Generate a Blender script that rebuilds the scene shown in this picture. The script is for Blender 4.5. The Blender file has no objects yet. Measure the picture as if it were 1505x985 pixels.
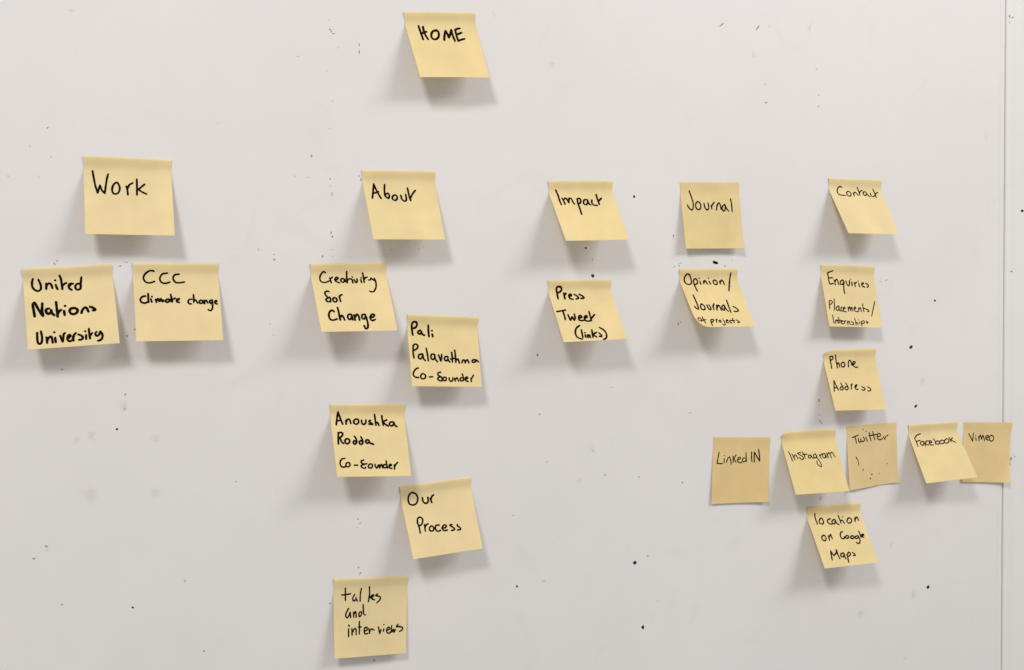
import bpy, bmesh, math, random, json
from mathutils import Matrix, Vector, noise
SC = bpy.context.scene
COL = SC.collection
MM = 0.001
# ------------------------------------------------------------------ camera
cam_d = bpy.data.cameras.new('camera')
cam = bpy.data.objects.new('camera', cam_d); COL.objects.link(cam)
YAW, PITCH, ROLL = math.radians(22.803160), math.radians(-2.335106), math.radians(-0.617609)
def cam_axes(yaw, pitch, roll):
    cy, sy, cp, sp = math.cos(yaw), math.sin(yaw), math.cos(pitch), math.sin(pitch)
    fwd = Vector((sy*cp, cy*cp, sp)); right = Vector((cy, -sy, 0)); up = right.cross(fwd)
    cr, sr = math.cos(roll), math.sin(roll)
    return right*cr + up*sr, -right*sr + up*cr, fwd
r_, u_, f_ = cam_axes(YAW, PITCH, ROLL)
M = Matrix.Identity(4)
for i in range(3):
    M[i][0], M[i][1], M[i][2] = r_[i], u_[i], -f_[i]
M[1][3] = -1.124537
cam.matrix_world = M
cam_d.sensor_fit = 'HORIZONTAL'; cam_d.sensor_width = 36.0
cam_d.lens = 1711.752/1505*36.0
cam_d.clip_start = 0.01; cam_d.clip_end = 100
SC.camera = cam
# ------------------------------------------------------------------ light
w = bpy.data.worlds.new('World'); SC.world = w; w.use_nodes = True
bg = w.node_tree.nodes['Background']
bg.inputs['Color'].default_value = (1.0, 0.965, 0.925, 1); bg.inputs['Strength'].default_value = 0.39
def ceiling_lamp(name, loc, aim, sx, sy, power, col):
    d = bpy.data.lights.new(name, 'AREA'); d.shape = 'RECTANGLE'; d.size = sx; d.size_y = sy
    d.energy = power; d.color = col
    o = bpy.data.objects.new(name, d); COL.objects.link(o); o.location = loc
    o.rotation_euler = (Vector(aim) - Vector(loc)).to_track_quat('-Z', 'Y').to_euler()
    return o
ceiling_lamp('ceiling_lamp', (-1.00, -2.00, 1.92), (0.5, 0, 0), 0.56, 0.5, 40.0, (1.0, 0.97, 0.94))
ceiling_lamp('ceiling_lamp', (2.75, -2.05, 1.82), (0.6, 0, 0), 1.7, 0.7, 55.0, (1.0, 0.97, 0.94))
SC.view_settings.view_transform = 'Standard'; SC.view_settings.look = 'None'
SC.view_settings.exposure = 0.0; SC.view_settings.gamma = 1.0; SC.view_settings.use_curve_mapping = False

# ------------------------------------------------------------------ materials
def mat(name, base, rough=0.6, spec=0.4):
    m = bpy.data.materials.new(name); m.use_nodes = True
    b = m.node_tree.nodes['Principled BSDF']
    b.inputs['Base Color'].default_value = (*base, 1); b.inputs['Roughness'].default_value = rough
    b.inputs['Specular IOR Level'].default_value = spec
    return m
def N(m, t, **kw):
    n = m.node_tree.nodes.new(t)
    for k, v in kw.items(): setattr(n, k, v)
    return n
def board_material(name, base, var, rough):
    m = mat(name, base, rough, 0.35); nt = m.node_tree; L = nt.links; b = nt.nodes['Principled BSDF']
    g = N(m, 'ShaderNodeNewGeometry')
    n1 = N(m, 'ShaderNodeTexNoise'); n1.inputs['Scale'].default_value = 5.0; n1.inputs['Detail'].default_value = 6
    n2 = N(m, 'ShaderNodeTexNoise'); n2.inputs['Scale'].default_value = 28.0; n2.inputs['Detail'].default_value = 4
    ad = N(m, 'ShaderNodeMath', operation='MULTIPLY_ADD'); ad.inputs[1].default_value = 0.45
    L.new(g.outputs['Position'], n1.inputs['Vector']); L.new(g.outputs['Position'], n2.inputs['Vector'])
    L.new(n2.outputs['Fac'], ad.inputs[0]); L.new(n1.outputs['Fac'], ad.inputs[2])
    cr = N(m, 'ShaderNodeValToRGB')
    cr.color_ramp.elements[0].position = 0.5; cr.color_ramp.elements[0].color = (*[c*(1-var) for c in base], 1)
    cr.color_ramp.elements[1].position = 0.95; cr.color_ramp.elements[1].color = (*[min(1, c*(1+var*.4)) for c in base], 1)
    L.new(ad.outputs[0], cr.inputs['Fac'])
    # sparse wiped-off ghost marks
    n3 = N(m, 'ShaderNodeTexNoise'); n3.inputs['Scale'].default_value = 17.0; n3.inputs['Detail'].default_value = 3; n3.inputs['Distortion'].default_value = 1.5
    L.new(g.outputs['Position'], n3.inputs['Vector'])
    mr = N(m, 'ShaderNodeMapRange'); mr.inputs['From Min'].default_value = 0.62; mr.inputs['From Max'].default_value = 0.78
    mr.inputs['To Min'].default_value = 0; mr.inputs['To Max'].default_value = 0.35
    L.new(n3.outputs['Fac'], mr.inputs['Value'])
    mx = N(m, 'ShaderNodeMix', data_type='RGBA'); mx.inputs['B'].default_value = (*[c*0.9 for c in base], 1)
    L.new(mr.outputs[0], mx.inputs['Factor']); L.new(cr.outputs['Color'], mx.inputs['A'])
    L.new(mx.outputs['Result'], b.inputs['Base Color'])
    rr = N(m, 'ShaderNodeMapRange'); rr.inputs['To Min'].default_value = rough-.08; rr.inputs['To Max'].default_value = rough+.1
    L.new(n1.outputs['Fac'], rr.inputs['Value']); L.new(rr.outputs[0], b.inputs['Roughness'])
    nb = N(m, 'ShaderNodeTexNoise'); nb.inputs['Scale'].default_value = 260.0; nb.inputs['Detail'].default_value = 2
    L.new(g.outputs['Position'], nb.inputs['Vector'])
    n0 = N(m, 'ShaderNodeTexNoise'); n0.inputs['Scale'].default_value = 3.0; n0.inputs['Detail'].default_value = 1
    L.new(g.outputs['Position'], n0.inputs['Vector'])
    b0 = N(m, 'ShaderNodeBump'); b0.inputs['Strength'].default_value = 0.35; b0.inputs['Distance'].default_value = 0.006
    bu = N(m, 'ShaderNodeBump'); bu.inputs['Strength'].default_value = 0.12; bu.inputs['Distance'].default_value = 0.0004
    L.new(n0.outputs['Fac'], b0.inputs['Height']); L.new(b0.outputs['Normal'], bu.inputs['Normal'])
    L.new(nb.outputs['Fac'], bu.inputs['Height']); L.new(bu.outputs['Normal'], b.inputs['Normal'])
    return m
M_BOARD = board_material('board_enamel', (0.805, 0.789, 0.785), 0.03, 0.5)
M_PANEL = board_material('panel_enamel', (0.81, 0.80, 0.79), 0.03, 0.5)
M_TRIM = mat('edge_trim_paint', (0.805, 0.789, 0.785), 0.4, 0.45)
M_BACK = mat('dark_backing', (0.10, 0.095, 0.09), 0.8, 0.2)

def paper_material(name, base):
    m = mat(name, base, 0.82, 0.2); nt = m.node_tree; L = nt.links; b = nt.nodes['Principled BSDF']
    tc = N(m, 'ShaderNodeTexCoord'); oi = N(m, 'ShaderNodeObjectInfo')
    add = N(m, 'ShaderNodeVectorMath', operation='ADD'); sc = N(m, 'ShaderNodeVectorMath', operation='SCALE')
    cx = N(m, 'ShaderNodeCombineXYZ')
    L.new(oi.outputs['Random'], cx.inputs[0]); L.new(oi.outputs['Random'], cx.inputs[1])
    L.new(cx.outputs[0], sc.inputs[0]); sc.inputs['Scale'].default_value = 9.0
    L.new(tc.outputs['Object'], add.inputs[0]); L.new(sc.outputs[0], add.inputs[1])
    n1 = N(m, 'ShaderNodeTexNoise'); n1.inputs['Scale'].default_value = 35; n1.inputs['Detail'].default_value = 4
    n2 = N(m, 'ShaderNodeTexNoise'); n2.inputs['Scale'].default_value = 1800; n2.inputs['Detail'].default_value = 3
    L.new(add.outputs[0], n1.inputs['Vector']); L.new(add.outputs[0], n2.inputs['Vector'])
    hsv = N(m, 'ShaderNodeHueSaturation'); hsv.inputs['Color'].default_value = (*base, 1)
    mr = N(m, 'ShaderNodeMapRange'); mr.inputs['From Min'].default_value = .3; mr.inputs['From Max'].default_value = .7
    mr.inputs['To Min'].default_value = 0.95; mr.inputs['To Max'].default_value = 1.04
    L.new(n1.outputs['Fac'], mr.inputs['Value']); L.new(mr.outputs[0], hsv.inputs['Value'])
    ms = N(m, 'ShaderNodeMapRange'); ms.inputs['To Min'].default_value = 0.93; ms.inputs['To Max'].default_value = 1.05
    L.new(oi.outputs['Random'], ms.inputs['Value']); L.new(ms.outputs[0], hsv.inputs['Saturation'])
    L.new(hsv.outputs[0], b.inputs['Base Color'])
    bu = N(m, 'ShaderNodeBump'); bu.inputs['Strength'].default_value = 0.25; bu.inputs['Distance'].default_value = 0.0001
    L.new(n2.outputs['Fac'], bu.inputs['Height']); L.new(bu.outputs['Normal'], b.inputs['Normal'])
    tr = N(m, 'ShaderNodeBsdfTranslucent'); L.new(hsv.outputs[0], tr.inputs['Color'])
    ms_ = N(m, 'ShaderNodeMixShader'); ms_.inputs[0].default_value = 0.22
    out = nt.nodes['Material Output']
    L.new(b.outputs[0], ms_.inputs[1]); L.new(tr.outputs[0], ms_.inputs[2]); L.new(ms_.outputs[0], out.inputs['Surface'])
    return m
M_PAPER = paper_material('yellow_paper', (0.93, 0.775, 0.425))
M_PAPER_SHADED = paper_material('shaded_yellow_paper', (0.92, 0.72, 0.365))  # same yellow paper, with the weaker light on flat notes painted into its colour
def ink_material(name, base):
    m = mat(name, base, 0.9, 0.06); b = m.node_tree.nodes['Principled BSDF']
    n = N(m, 'ShaderNodeTexNoise'); n.inputs['Scale'].default_value = 900
    g = N(m, 'ShaderNodeNewGeometry'); m.node_tree.links.new(g.outputs['Position'], n.inputs['Vector'])
    cr = N(m, 'ShaderNodeValToRGB'); cr.color_ramp.elements[0].color = (*[c*.6 for c in base], 1); cr.color_ramp.elements[1].color = (*[c*1.6 for c in base], 1)
    m.node_tree.links.new(n.outputs['Fac'], cr.inputs['Fac']); m.node_tree.links.new(cr.outputs[0], b.inputs['Base Color'])
    return m
M_INK = ink_material('black_marker_ink', (0.007, 0.004, 0.003))
M_PEN = ink_material('thin_pen_ink', (0.014, 0.010, 0.005))
M_DOT = ink_material('dark_spot', (0.03, 0.027, 0.026))
M_SPECK = mat('grey_speck', (0.33, 0.31, 0.31), 0.7, 0.2)
M_FAINT = mat('faint_speck', (0.56, 0.54, 0.525), 0.7, 0.2)
def smudge_material():
    m = mat('grey_smudge', (0.5, 0.475, 0.455), 0.7, 0.2); nt = m.node_tree; L = nt.links
    at = N(m, 'ShaderNodeAttribute', attribute_name='fade')
    g = N(m, 'ShaderNodeNewGeometry'); n = N(m, 'ShaderNodeTexNoise'); n.inputs['Scale'].default_value = 220; n.inputs['Detail'].default_value = 4
    L.new(g.outputs['Position'], n.inputs['Vector'])
    mu = N(m, 'ShaderNodeMath', operation='MULTIPLY'); L.new(at.outputs['Fac'], mu.inputs[0]); L.new(n.outputs['Fac'], mu.inputs[1])
    m2 = N(m, 'ShaderNodeMath', operation='MULTIPLY'); L.new(mu.outputs[0], m2.inputs[0]); m2.inputs[1].default_value = 0.24
    L.new(m2.outputs[0], nt.nodes['Principled BSDF'].inputs['Alpha'])
    return m
M_SMUDGE = smudge_material()

# ------------------------------------------------------------------ helpers
def mesh_obj(name, verts, faces, material, parent=None, smooth=False):
    me = bpy.data.meshes.new(name); me.from_pydata(verts, [], faces); me.materials.append(material)
    if smooth: me.polygons.foreach_set('use_smooth', [True]*len(me.polygons))
    me.update(); o = bpy.data.objects.new(name, me); COL.objects.link(o)
    if parent: o.parent = parent
    return o
def extrude_profile(name, prof, z0, z1, material, parent=None, smooth=False):
    """closed (x,y) outline in mm swept up from z0 to z1, both in mm"""
    n = len(prof); V = [(x*MM, y*MM, z0*MM) for x, y in prof] + [(x*MM, y*MM, z1*MM) for x, y in prof]
    F = [(i, (i+1) % n, n+(i+1) % n, n+i) for i in range(n)] + [tuple(range(n))[::-1], tuple(range(n, 2*n))]
    o = mesh_obj(name, V, F, material, parent)
    bm = bmesh.new(); bm.from_mesh(o.data); bmesh.ops.recalc_face_normals(bm, faces=bm.faces); bm.to_mesh(o.data); bm.free()
    return o
def arc(cx, cy, r, a0, a1, n):
    return [(cx + r*math.cos(math.radians(a0+(a1-a0)*i/n)), cy + r*math.sin(math.radians(a0+(a1-a0)*i/n))) for i in range(n+1)]

# ------------------------------------------------------------------ the board and the wall behind
Z0, Z1 = -1250, 1050
XE = 1152.3
wall = extrude_profile('wall', [(-1600, 16), (3000, 16), (3000, 60), (-1600, 60)], Z0-100, Z1+100, M_BACK); wall['kind'] = 'structure'
prof = [(-1500, 0), (XE-9.0, 0)] + arc(XE-9.0-.0, .5, .5, -90, -60, 2)[1:] + [(XE-8.2, .35), (XE-7.6, 0), (XE-1.6, 0)] + arc(XE-1.6, 1.6, 1.6, -90, 0, 6)[1:] + [(XE, 14), (-1500, 14)]
board = extrude_profile('whiteboard', prof, Z0, Z1, M_BOARD)
board['label'] = 'large off-white dry-wipe board with dots and wiped marks, all the yellow notes stuck on it'; board['category'] = 'whiteboard'
X2 = XE + 3.8
PROF = [(1.6, 1.8), (7, 1.8), (10, 1.5), (14, .7), (18, .3), (22, .35), (26, .9), (31, 1.6), (37, 1.9), (1700, 1.9)]
def panel_y(x):
    for (a, ya), (b, yb) in zip(PROF, PROF[1:]):
        if a <= x-X2 <= b: return ya + (yb-ya)*(x-X2-a)/(b-a)
    return 1.9
prof = arc(X2+1.6, 3.4, 1.6, 180, 270, 6)[:-1] + [(X2+a, y) for a, y in PROF] + [(X2+1700, 15), (X2, 15)]
panel = extrude_profile('wall_panel', prof, Z0, Z1, M_PANEL)
panel['label'] = 'pale panel edge beyond the vertical joint at the far right of the board'; panel['category'] = 'wall panel'

def blob(name, x, z, rx, rz, rot, material, parent, y, rng, n=12, rag=.22):
    pts = []; ph = rng.random()*9
    for i in range(n):
        a = 2*math.pi*i/n; k = 1 + rag*noise.noise(Vector((math.cos(a)*1.3+ph, math.sin(a)*1.3, ph)))*2
        px, pz = rx*k*math.cos(a), rz*k*math.sin(a); c, s = math.cos(math.radians(rot)), math.sin(math.radians(rot))
        pts.append((px*c-pz*s, px*s+pz*c))
    return pts
rng = random.Random(5)
KIND = {'ink_dot': (M_DOT, .10), 'pin_hole': (M_DOT, .10), 'marker_blot': (M_INK, .10), 'speck': (M_SPECK, .06), 'faint': (M_FAINT, .05), 'smudge': (M_SMUDGE, .03)}
NAME = {'faint': 'faint_speck'}
MARKS = json.loads('''[[77.8,-126.3,1.01,1.07,0.0,"ink_dot"],
[87.7,-293.1,1.09,1.02,0.0,"ink_dot"],
[619.2,97.8,1.6,1.48,0.0,"ink_dot"],
[559.9,41.6,1.14,1.09,0.0,"ink_dot"],
[567.8,11.7,1.97,2.05,0.0,"pin_hole"],
[617.1,-305.2,2.14,1.97,0.0,"pin_hole"],
[475.5,-316.2,1.34,1.09,0.0,"ink_dot"],
[626.8,-378.7,1.91,1.99,0.0,"pin_hole"],
[1003.1,-78.0,2.75,1.84,30.0,"pin_hole"],
[1010.9,-151.2,2.45,1.6,30.0,"pin_hole"],
[1040.2,-21.8,1.72,1.26,0.0,"ink_dot"],
[1031.2,-378.4,2.4,2.14,0.0,"pin_hole"],
[501.8,-71.8,1.1,0.87,0.0,"ink_dot"],
[1183.4,91.0,2.55,1.56,0.0,"pin_hole"],
[722.4,25.7,4.14,1.46,-14.0,"marker_blot"],
[283.8,253.2,1.49,0.59,-20.0,"speck"],
[285.1,251.3,1.22,0.53,-55.0,"speck"],
[287.1,249.5,1.5,0.53,10.0,"speck"],
[312.9,240.5,0.55,1.46,0.0,"speck"],
[312.8,233.5,0.62,2.0,0.0,"speck"],
[291.6,236.3,0.55,0.92,0.0,"faint"],
[279.7,213.2,0.54,0.86,0.0,"faint"],
[282.6,262.6,0.68,0.53,0.0,"faint"],
[251.9,225.1,1.73,0.59,0.0,"faint"],
[285.3,183.8,1.02,0.53,0.0,"faint"],
[282.1,157.2,0.68,0.66,0.0,"faint"],
[263.5,129.8,1.14,1.12,0.0,"speck"],
[246.5,109.9,0.86,0.66,0.0,"faint"],
[259.1,108.9,1.07,0.46,0.0,"faint"],
[281.3,108.2,0.88,0.66,0.0,"speck"],
[281.8,101.6,0.61,0.66,0.0,"faint"],
[283.1,93.6,0.54,2.26,0.0,"speck"],
[310.8,111.7,0.97,0.54,20.0,"speck"],
[312.5,108.3,0.62,2.01,0.0,"speck"],
[281.4,55.7,0.82,1.07,-20.0,"speck"],
[282.7,51.7,0.95,1.13,0.0,"speck"],
[272.5,32.4,0.88,1.33,0.0,"speck"],
[282.8,39.1,0.68,0.6,0.0,"faint"],
[282.7,32.4,0.68,0.6,0.0,"faint"],
[342.5,39.2,0.71,1.02,0.0,"faint"],
[362.5,41.3,0.72,0.48,0.0,"faint"],
[371.9,40.0,0.58,0.82,0.0,"faint"],
[376.3,42.1,0.58,0.69,0.0,"faint"],
[368.4,44.8,0.58,0.69,0.0,"faint"],
[225.3,34.3,0.79,0.59,0.0,"speck"],
[225.2,29.1,1.11,0.85,0.0,"speck"],
[210.4,38.9,0.84,1.17,0.0,"faint"],
[25.3,146.9,0.91,0.66,0.0,"speck"],
[27.5,121.0,0.74,0.55,0.0,"faint"],
[10.3,130.0,0.5,0.84,0.0,"faint"],
[-8.2,103.1,1.1,0.48,0.0,"faint"],
[16.9,103.7,0.68,0.42,0.0,"faint"],
[28.0,25.6,0.68,1.46,20.0,"speck"],
[30.3,28.3,0.57,0.92,0.0,"speck"],
[84.2,23.6,1.19,0.62,15.0,"speck"],
[89.7,26.7,1.79,0.56,15.0,"faint"],
[87.3,28.0,2.38,1.25,10.0,"smudge"],
[89.3,-39.6,1.91,2.51,20.0,"smudge"],
[88.7,-40.8,0.78,1.13,30.0,"speck"],
[95.7,-35.0,0.84,0.82,0.0,"speck"],
[31.9,-69.4,1.15,0.61,20.0,"speck"],
[85.7,-94.7,0.84,1.19,-30.0,"speck"],
[84.8,-105.9,4.78,5.66,0.0,"smudge"],
[84.8,-107.8,1.19,1.63,-30.0,"faint"],
[55.9,-130.7,4.68,6.85,0.0,"smudge"],
[42.4,-134.8,4.06,3.72,0.0,"smudge"],
[112.4,-137.2,5.49,4.45,0.0,"smudge"],
[223.1,-43.6,2.36,1.64,0.0,"smudge"],
[220.1,-32.4,1.05,0.59,0.0,"faint"],
[53.4,-184.8,7.62,8.12,0.0,"smudge"],
[110.1,-187.4,4.89,5.74,0.0,"smudge"],
[47.2,252.6,3.44,2.42,0.0,"smudge"],
[14.8,-228.7,1.37,0.8,-20.0,"speck"],
[15.8,-231.9,1.72,2.47,0.0,"smudge"],
[4.3,-238.8,1.31,0.8,20.0,"speck"],
[26.6,-283.1,1.04,0.62,0.0,"speck"],
[184.7,-182.8,1.16,0.65,0.0,"faint"],
[151.4,-342.5,0.83,0.85,0.0,"speck"],
[135.3,-273.4,1.25,1.29,0.0,"faint"],
[303.7,-229.3,1.4,0.55,0.0,"speck"],
[305.8,-233.6,1.12,0.55,30.0,"speck"],
[302.9,-237.4,0.98,0.48,0.0,"faint"],
[303.6,-278.3,0.98,0.82,0.0,"speck"],
[305.6,-283.7,1.06,0.89,0.0,"speck"],
[304.2,-285.6,0.91,0.41,20.0,"faint"],
[318.3,-374.0,1.21,1.04,0.0,"speck"],
[274.0,-310.9,0.9,0.95,0.0,"speck"],
[668.4,55.5,0.87,1.43,0.0,"speck"],
[667.7,52.2,0.87,0.6,0.0,"faint"],
[669.3,21.2,1.31,0.6,20.0,"speck"],
[675.4,24.6,0.87,0.68,0.0,"faint"],
[675.4,22.0,0.7,1.36,0.0,"speck"],
[678.0,25.2,1.14,0.61,30.0,"speck"],
[735.3,22.0,0.91,1.0,0.0,"speck"],
[745.0,28.0,0.73,1.23,0.0,"faint"],
[674.1,-42.4,0.79,1.97,10.0,"speck"],
[676.8,-40.2,1.49,0.53,-40.0,"speck"],
[567.6,29.2,0.57,1.32,10.0,"speck"],
[957.0,5.6,1.03,0.49,-20.0,"faint"],
[965.2,3.9,3.31,0.74,15.0,"faint"],
[957.0,2.3,3.09,0.66,-10.0,"faint"],
[865.3,-137.4,0.98,1.94,0.0,"speck"],
[866.1,-161.2,1.97,0.65,-30.0,"speck"],
[868.7,-164.3,0.79,2.02,15.0,"speck"],
[865.8,-142.4,0.98,0.73,0.0,"faint"],
[866.7,-154.5,0.69,1.37,0.0,"faint"],
[866.7,-254.2,1.48,1.79,30.0,"faint"],
[868.7,-251.9,1.19,0.98,0.0,"faint"],
[688.6,-142.9,2.31,0.77,0.0,"faint"],
[732.0,292.2,3.51,0.68,40.0,"speck"],
[780.7,292.8,3.89,0.84,50.0,"speck"],
[795.5,295.1,2.8,1.23,0.0,"smudge"],
[775.1,261.3,4.61,4.61,0.0,"smudge"],
[852.3,297.9,3.38,6.66,-15.0,"smudge"],
[456.5,282.5,3.04,4.17,0.0,"smudge"],
[522.4,234.5,3.96,4.27,0.0,"smudge"],
[791.6,208.4,1.59,1.01,0.0,"speck"],
[790.7,229.2,1.3,0.7,0.0,"faint"],
[861.9,250.6,1.46,0.79,0.0,"faint"],
[864.8,220.8,1.36,0.87,0.0,"faint"],
[864.8,207.8,1.36,0.95,0.0,"faint"],
[1121.2,181.1,5.6,4.25,0.0,"smudge"],
[566.1,-176.5,4.13,4.44,0.0,"smudge"],
[566.1,-177.2,0.83,0.67,0.0,"faint"],
[511.7,-186.1,1.52,0.73,0.0,"faint"],
[580.8,-205.0,2.0,1.04,0.0,"faint"],
[550.2,-208.7,3.28,4.43,0.0,"smudge"],
[622.9,-210.7,0.86,1.06,0.0,"speck"],
[678.4,-220.9,1.15,0.92,0.0,"speck"],
[471.7,-240.0,1.17,0.87,0.0,"faint"],
[633.4,-299.3,1.21,0.84,0.0,"speck"],
[507.2,-313.8,2.41,0.59,0.0,"faint"],
[503.5,-134.7,2.06,1.23,0.0,"faint"],
[589.9,-109.9,1.67,0.67,0.0,"faint"],
[646.1,-351.1,2.63,1.53,0.0,"smudge"],
[1008.6,-384.4,5.38,6.81,-20.0,"smudge"],
[927.1,-399.3,7.22,5.0,0.0,"smudge"],
[995.1,-463.6,3.22,3.41,0.0,"smudge"],
[973.5,-319.0,3.16,5.04,-20.0,"smudge"],
[1021.4,-120.6,5.35,5.89,0.0,"smudge"],
[174.5,157.1,3.15,1.91,20.0,"smudge"],
[1166.8,13.7,1.5,0.87,0.0,"speck"],
[1154.9,335.2,2.5,5.09,0.0,"smudge"],
[1154.9,336.1,1.36,1.87,0.0,"speck"],
[1156.1,328.5,1.37,1.7,0.0,"faint"],
[1166.2,335.3,1.72,0.85,0.0,"faint"],
[1167.8,-226.5,1.39,1.94,-20.0,"speck"],
[1173.6,-224.3,2.8,0.79,-30.0,"faint"],
[1166.7,-233.5,0.93,1.76,10.0,"faint"]]''')
for x, z, rx, rz, rot, kind in MARKS:
    m_, h = KIND[kind]; onp = x > X2-2
    if onp: x = max(x, X2+3.5+rx)
    par = panel if onp else board; ys = min(panel_y(x-rx), panel_y(x+rx)) if onp else 0.0
    y = ys - h
    if kind == 'smudge':
        rings = [(0, 1.0), (.35, .9), (.65, .5), (.85, .16), (1.25, 0)]
        base = blob(kind, x, z, rx, rz, rot, m_, par, y, rng, 18, .3)
        V = [(x*MM, y*MM, z*MM)]; A = [1.0]; F = []
        for q, a in rings[1:]:
            for bx, bz in base: V.append(((x+bx*q)*MM, y*MM, (z+bz*q)*MM)); A.append(a)
        n = len(base)
        for i in range(n): F.append((0, 1+i, 1+(i+1) % n))
        for r in range(len(rings)-2):
            for i in range(n): F.append((1+r*n+i, 1+(r+1)*n+i, 1+(r+1)*n+(i+1) % n, 1+r*n+(i+1) % n))
        o = mesh_obj('smudge', V, F, m_, par)
        at = o.data.attributes.new('fade', 'FLOAT', 'POINT'); at.data.foreach_set('value', A)
    else:
        base = blob(kind, x, z, rx, rz, rot, m_, par, y, rng)
        n = len(base)
        V = [((x+bx)*MM, (ys-.01)*MM, (z+bz)*MM) for bx, bz in base] + [((x+bx*.8)*MM, y*MM, (z+bz*.8)*MM) for bx, bz in base]
        F = [(i, (i+1) % n, n+(i+1) % n, n+i) for i in range(n)] + [tuple(range(n, 2*n))]
        mesh_obj(NAME.get(kind, kind), V, F, m_, par)

# ------------------------------------------------------------------ sticky notes
S = 76.0
CURL = {'opinion': [(0, 1, 19, 2.2, -5.0, 2.6)], 'phone': [(0, 0, 14, 1.6, -2.8, -2.2)], 'insta': [(0, 0, 15, 1.2, -3.0, -2.2)], 'linked': [(1, 1, 26, -1, -3, 0.5)], 'vimeo': [(1, 1, 30, 0, -4, 0), (1, 0, 18, 0, -1.5, 0)], 'twitter': [(1, 1, 30, 0, -3, 0)], 'journal': [(1, 1, 30, 1, -3, 0)]}
def surf(nm, q, corr, s, t, tab):
    """point of the sheet: s mm across, t mm down from its gummed top edge"""
    x, z, ph, aL, aR = q; u = s/S; al = aL*(1-u)+aR*u
    K = 24; dn = out = 0.0
    for i in range(K):
        g = min(max(((t*(i+.5)/K)-7.0)/12.0, 0), 1); g = g*g*(3-2*g); th = al*g
        dn += math.cos(th); out += math.sin(th)
    dn *= t/K; out *= t/K
    X = x + s*math.cos(ph) + dn*math.sin(ph); Zz = z + s*math.sin(ph) - dn*math.cos(ph); v = t/S
    for k, wgt in enumerate(((1-u)*(1-v), u*(1-v), u*v, (1-u)*v)):
        X += wgt*corr[k][0]; Zz += wgt*corr[k][1]
    Y = -.30 - out
    # gentle waviness of the free part
    f = min(max((t-10)/40, 0), 1); h = tab
    edge = 4*u*(1-u)
    Y += f*(0.9*noise.noise(Vector((u*1.6+h, v*1.3, h))) * (0.4+edge))
    Y -= f*h_bow[nm]*edge*1.6
    # the gummed strip: its upper edge is pressed back to the board, below it the strip bulges a little
    amp = 1.15 if lift_of[nm] > .15 else .25
    a = min(t/1.7, 1.0); b_ = min(max((t-1.7)/9.0, 0), 1)
    Y -= amp*(0.95*math.sin(a*math.pi/2)*(1-b_*b_*(3-2*b_)))
    for (cu, cv, R, dx, dy, dz) in CURL.get(nm, []):
        d = abs(s-cu*S)+abs(t-cv*S)
        k = max(0.0, 1-d/R); k = k*k
        X += dx*k; Y += dy*k; Zz += dz*k
    return Vector((X, Y, Zz))
h_bow = {}; lift_of = {}
def smooth_path(pts):
    if len(pts) < 3: 
        if len(pts) == 1: return pts
        a, b = pts; n = max(2, int(math.hypot(b[0]-a[0], b[1]-a[1])/1.0))
        return [(a[0]+(b[0]-a[0])*i/n, a[1]+(b[1]-a[1])*i/n) for i in range(n+1)]
    closed = math.hypot(pts[0][0]-pts[-1][0], pts[0][1]-pts[-1][1]) < .45 and len(pts) > 4
    P = ([pts[-2]] if closed else [(2*pts[0][0]-pts[1][0], 2*pts[0][1]-pts[1][1])]) + list(pts) + ([pts[1]] if closed else [(2*pts[-1][0]-pts[-2][0], 2*pts[-1][1]-pts[-2][1])])
    out = []
    for i in range(1, len(P)-2):
        p0, p1, p2, p3 = P[i-1:i+3]; n = max(2, int(math.hypot(p2[0]-p1[0], p2[1]-p1[1])/.55))
        for k in range(n):
            t = k/n
            out.append(tuple(.5*((2*p1[j])+(-p0[j]+p2[j])*t+(2*p0[j]-5*p1[j]+4*p2[j]-p3[j])*t*t+(-p0[j]+3*p1[j]-3*p2[j]+p3[j])*t**3) for j in (0, 1)))
    out.append(tuple(pts[-1])); return out
def stroke_poly(pts, w, rng):
    """left and right outline of a pen stroke in sheet mm, plus round caps"""
    P = smooth_path([tuple(p) for p in pts]); n = len(P)
    if n == 1:
        x, y = P[0]; return [[(x+w*.5*math.cos(a*math.pi/5)*1.05, y+w*.5*math.sin(a*math.pi/5)) for a in range(10)]], 'fan'
    L, R = [], []; acc = 0; ph = rng.random()*50
    for i, (x, y) in enumerate(P):
        a = P[max(i-1, 0)]; b = P[min(i+1, n-1)]; dx, dy = b[0]-a[0], b[1]-a[1]; l = math.hypot(dx, dy) or 1
        nx, ny = -dy/l, dx/l; acc += l*.5
        k = w*.5*(1+.16*noise.noise(Vector((acc*.35+ph, ph, 0))))*(0.93 if i in (0, n-1) else 1)
        L.append((x+nx*k, y+ny*k)); R.append((x-nx*k, y-ny*k))
    caps = []
    for (x, y), (l_, r__), sgn in ((P[0], (L[0], R[0]), 1), (P[-1], (R[-1], L[-1]), 1)):
        a0 = math.atan2(l_[1]-y, l_[0]-x); k = math.hypot(l_[0]-x, l_[1]-y)
        caps.append([(x+k*math.cos(a0+math.pi*j/6), y+k*math.sin(a0+math.pi*j/6)) for j in range(7)])
    return (L, R, caps), 'strip'
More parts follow.
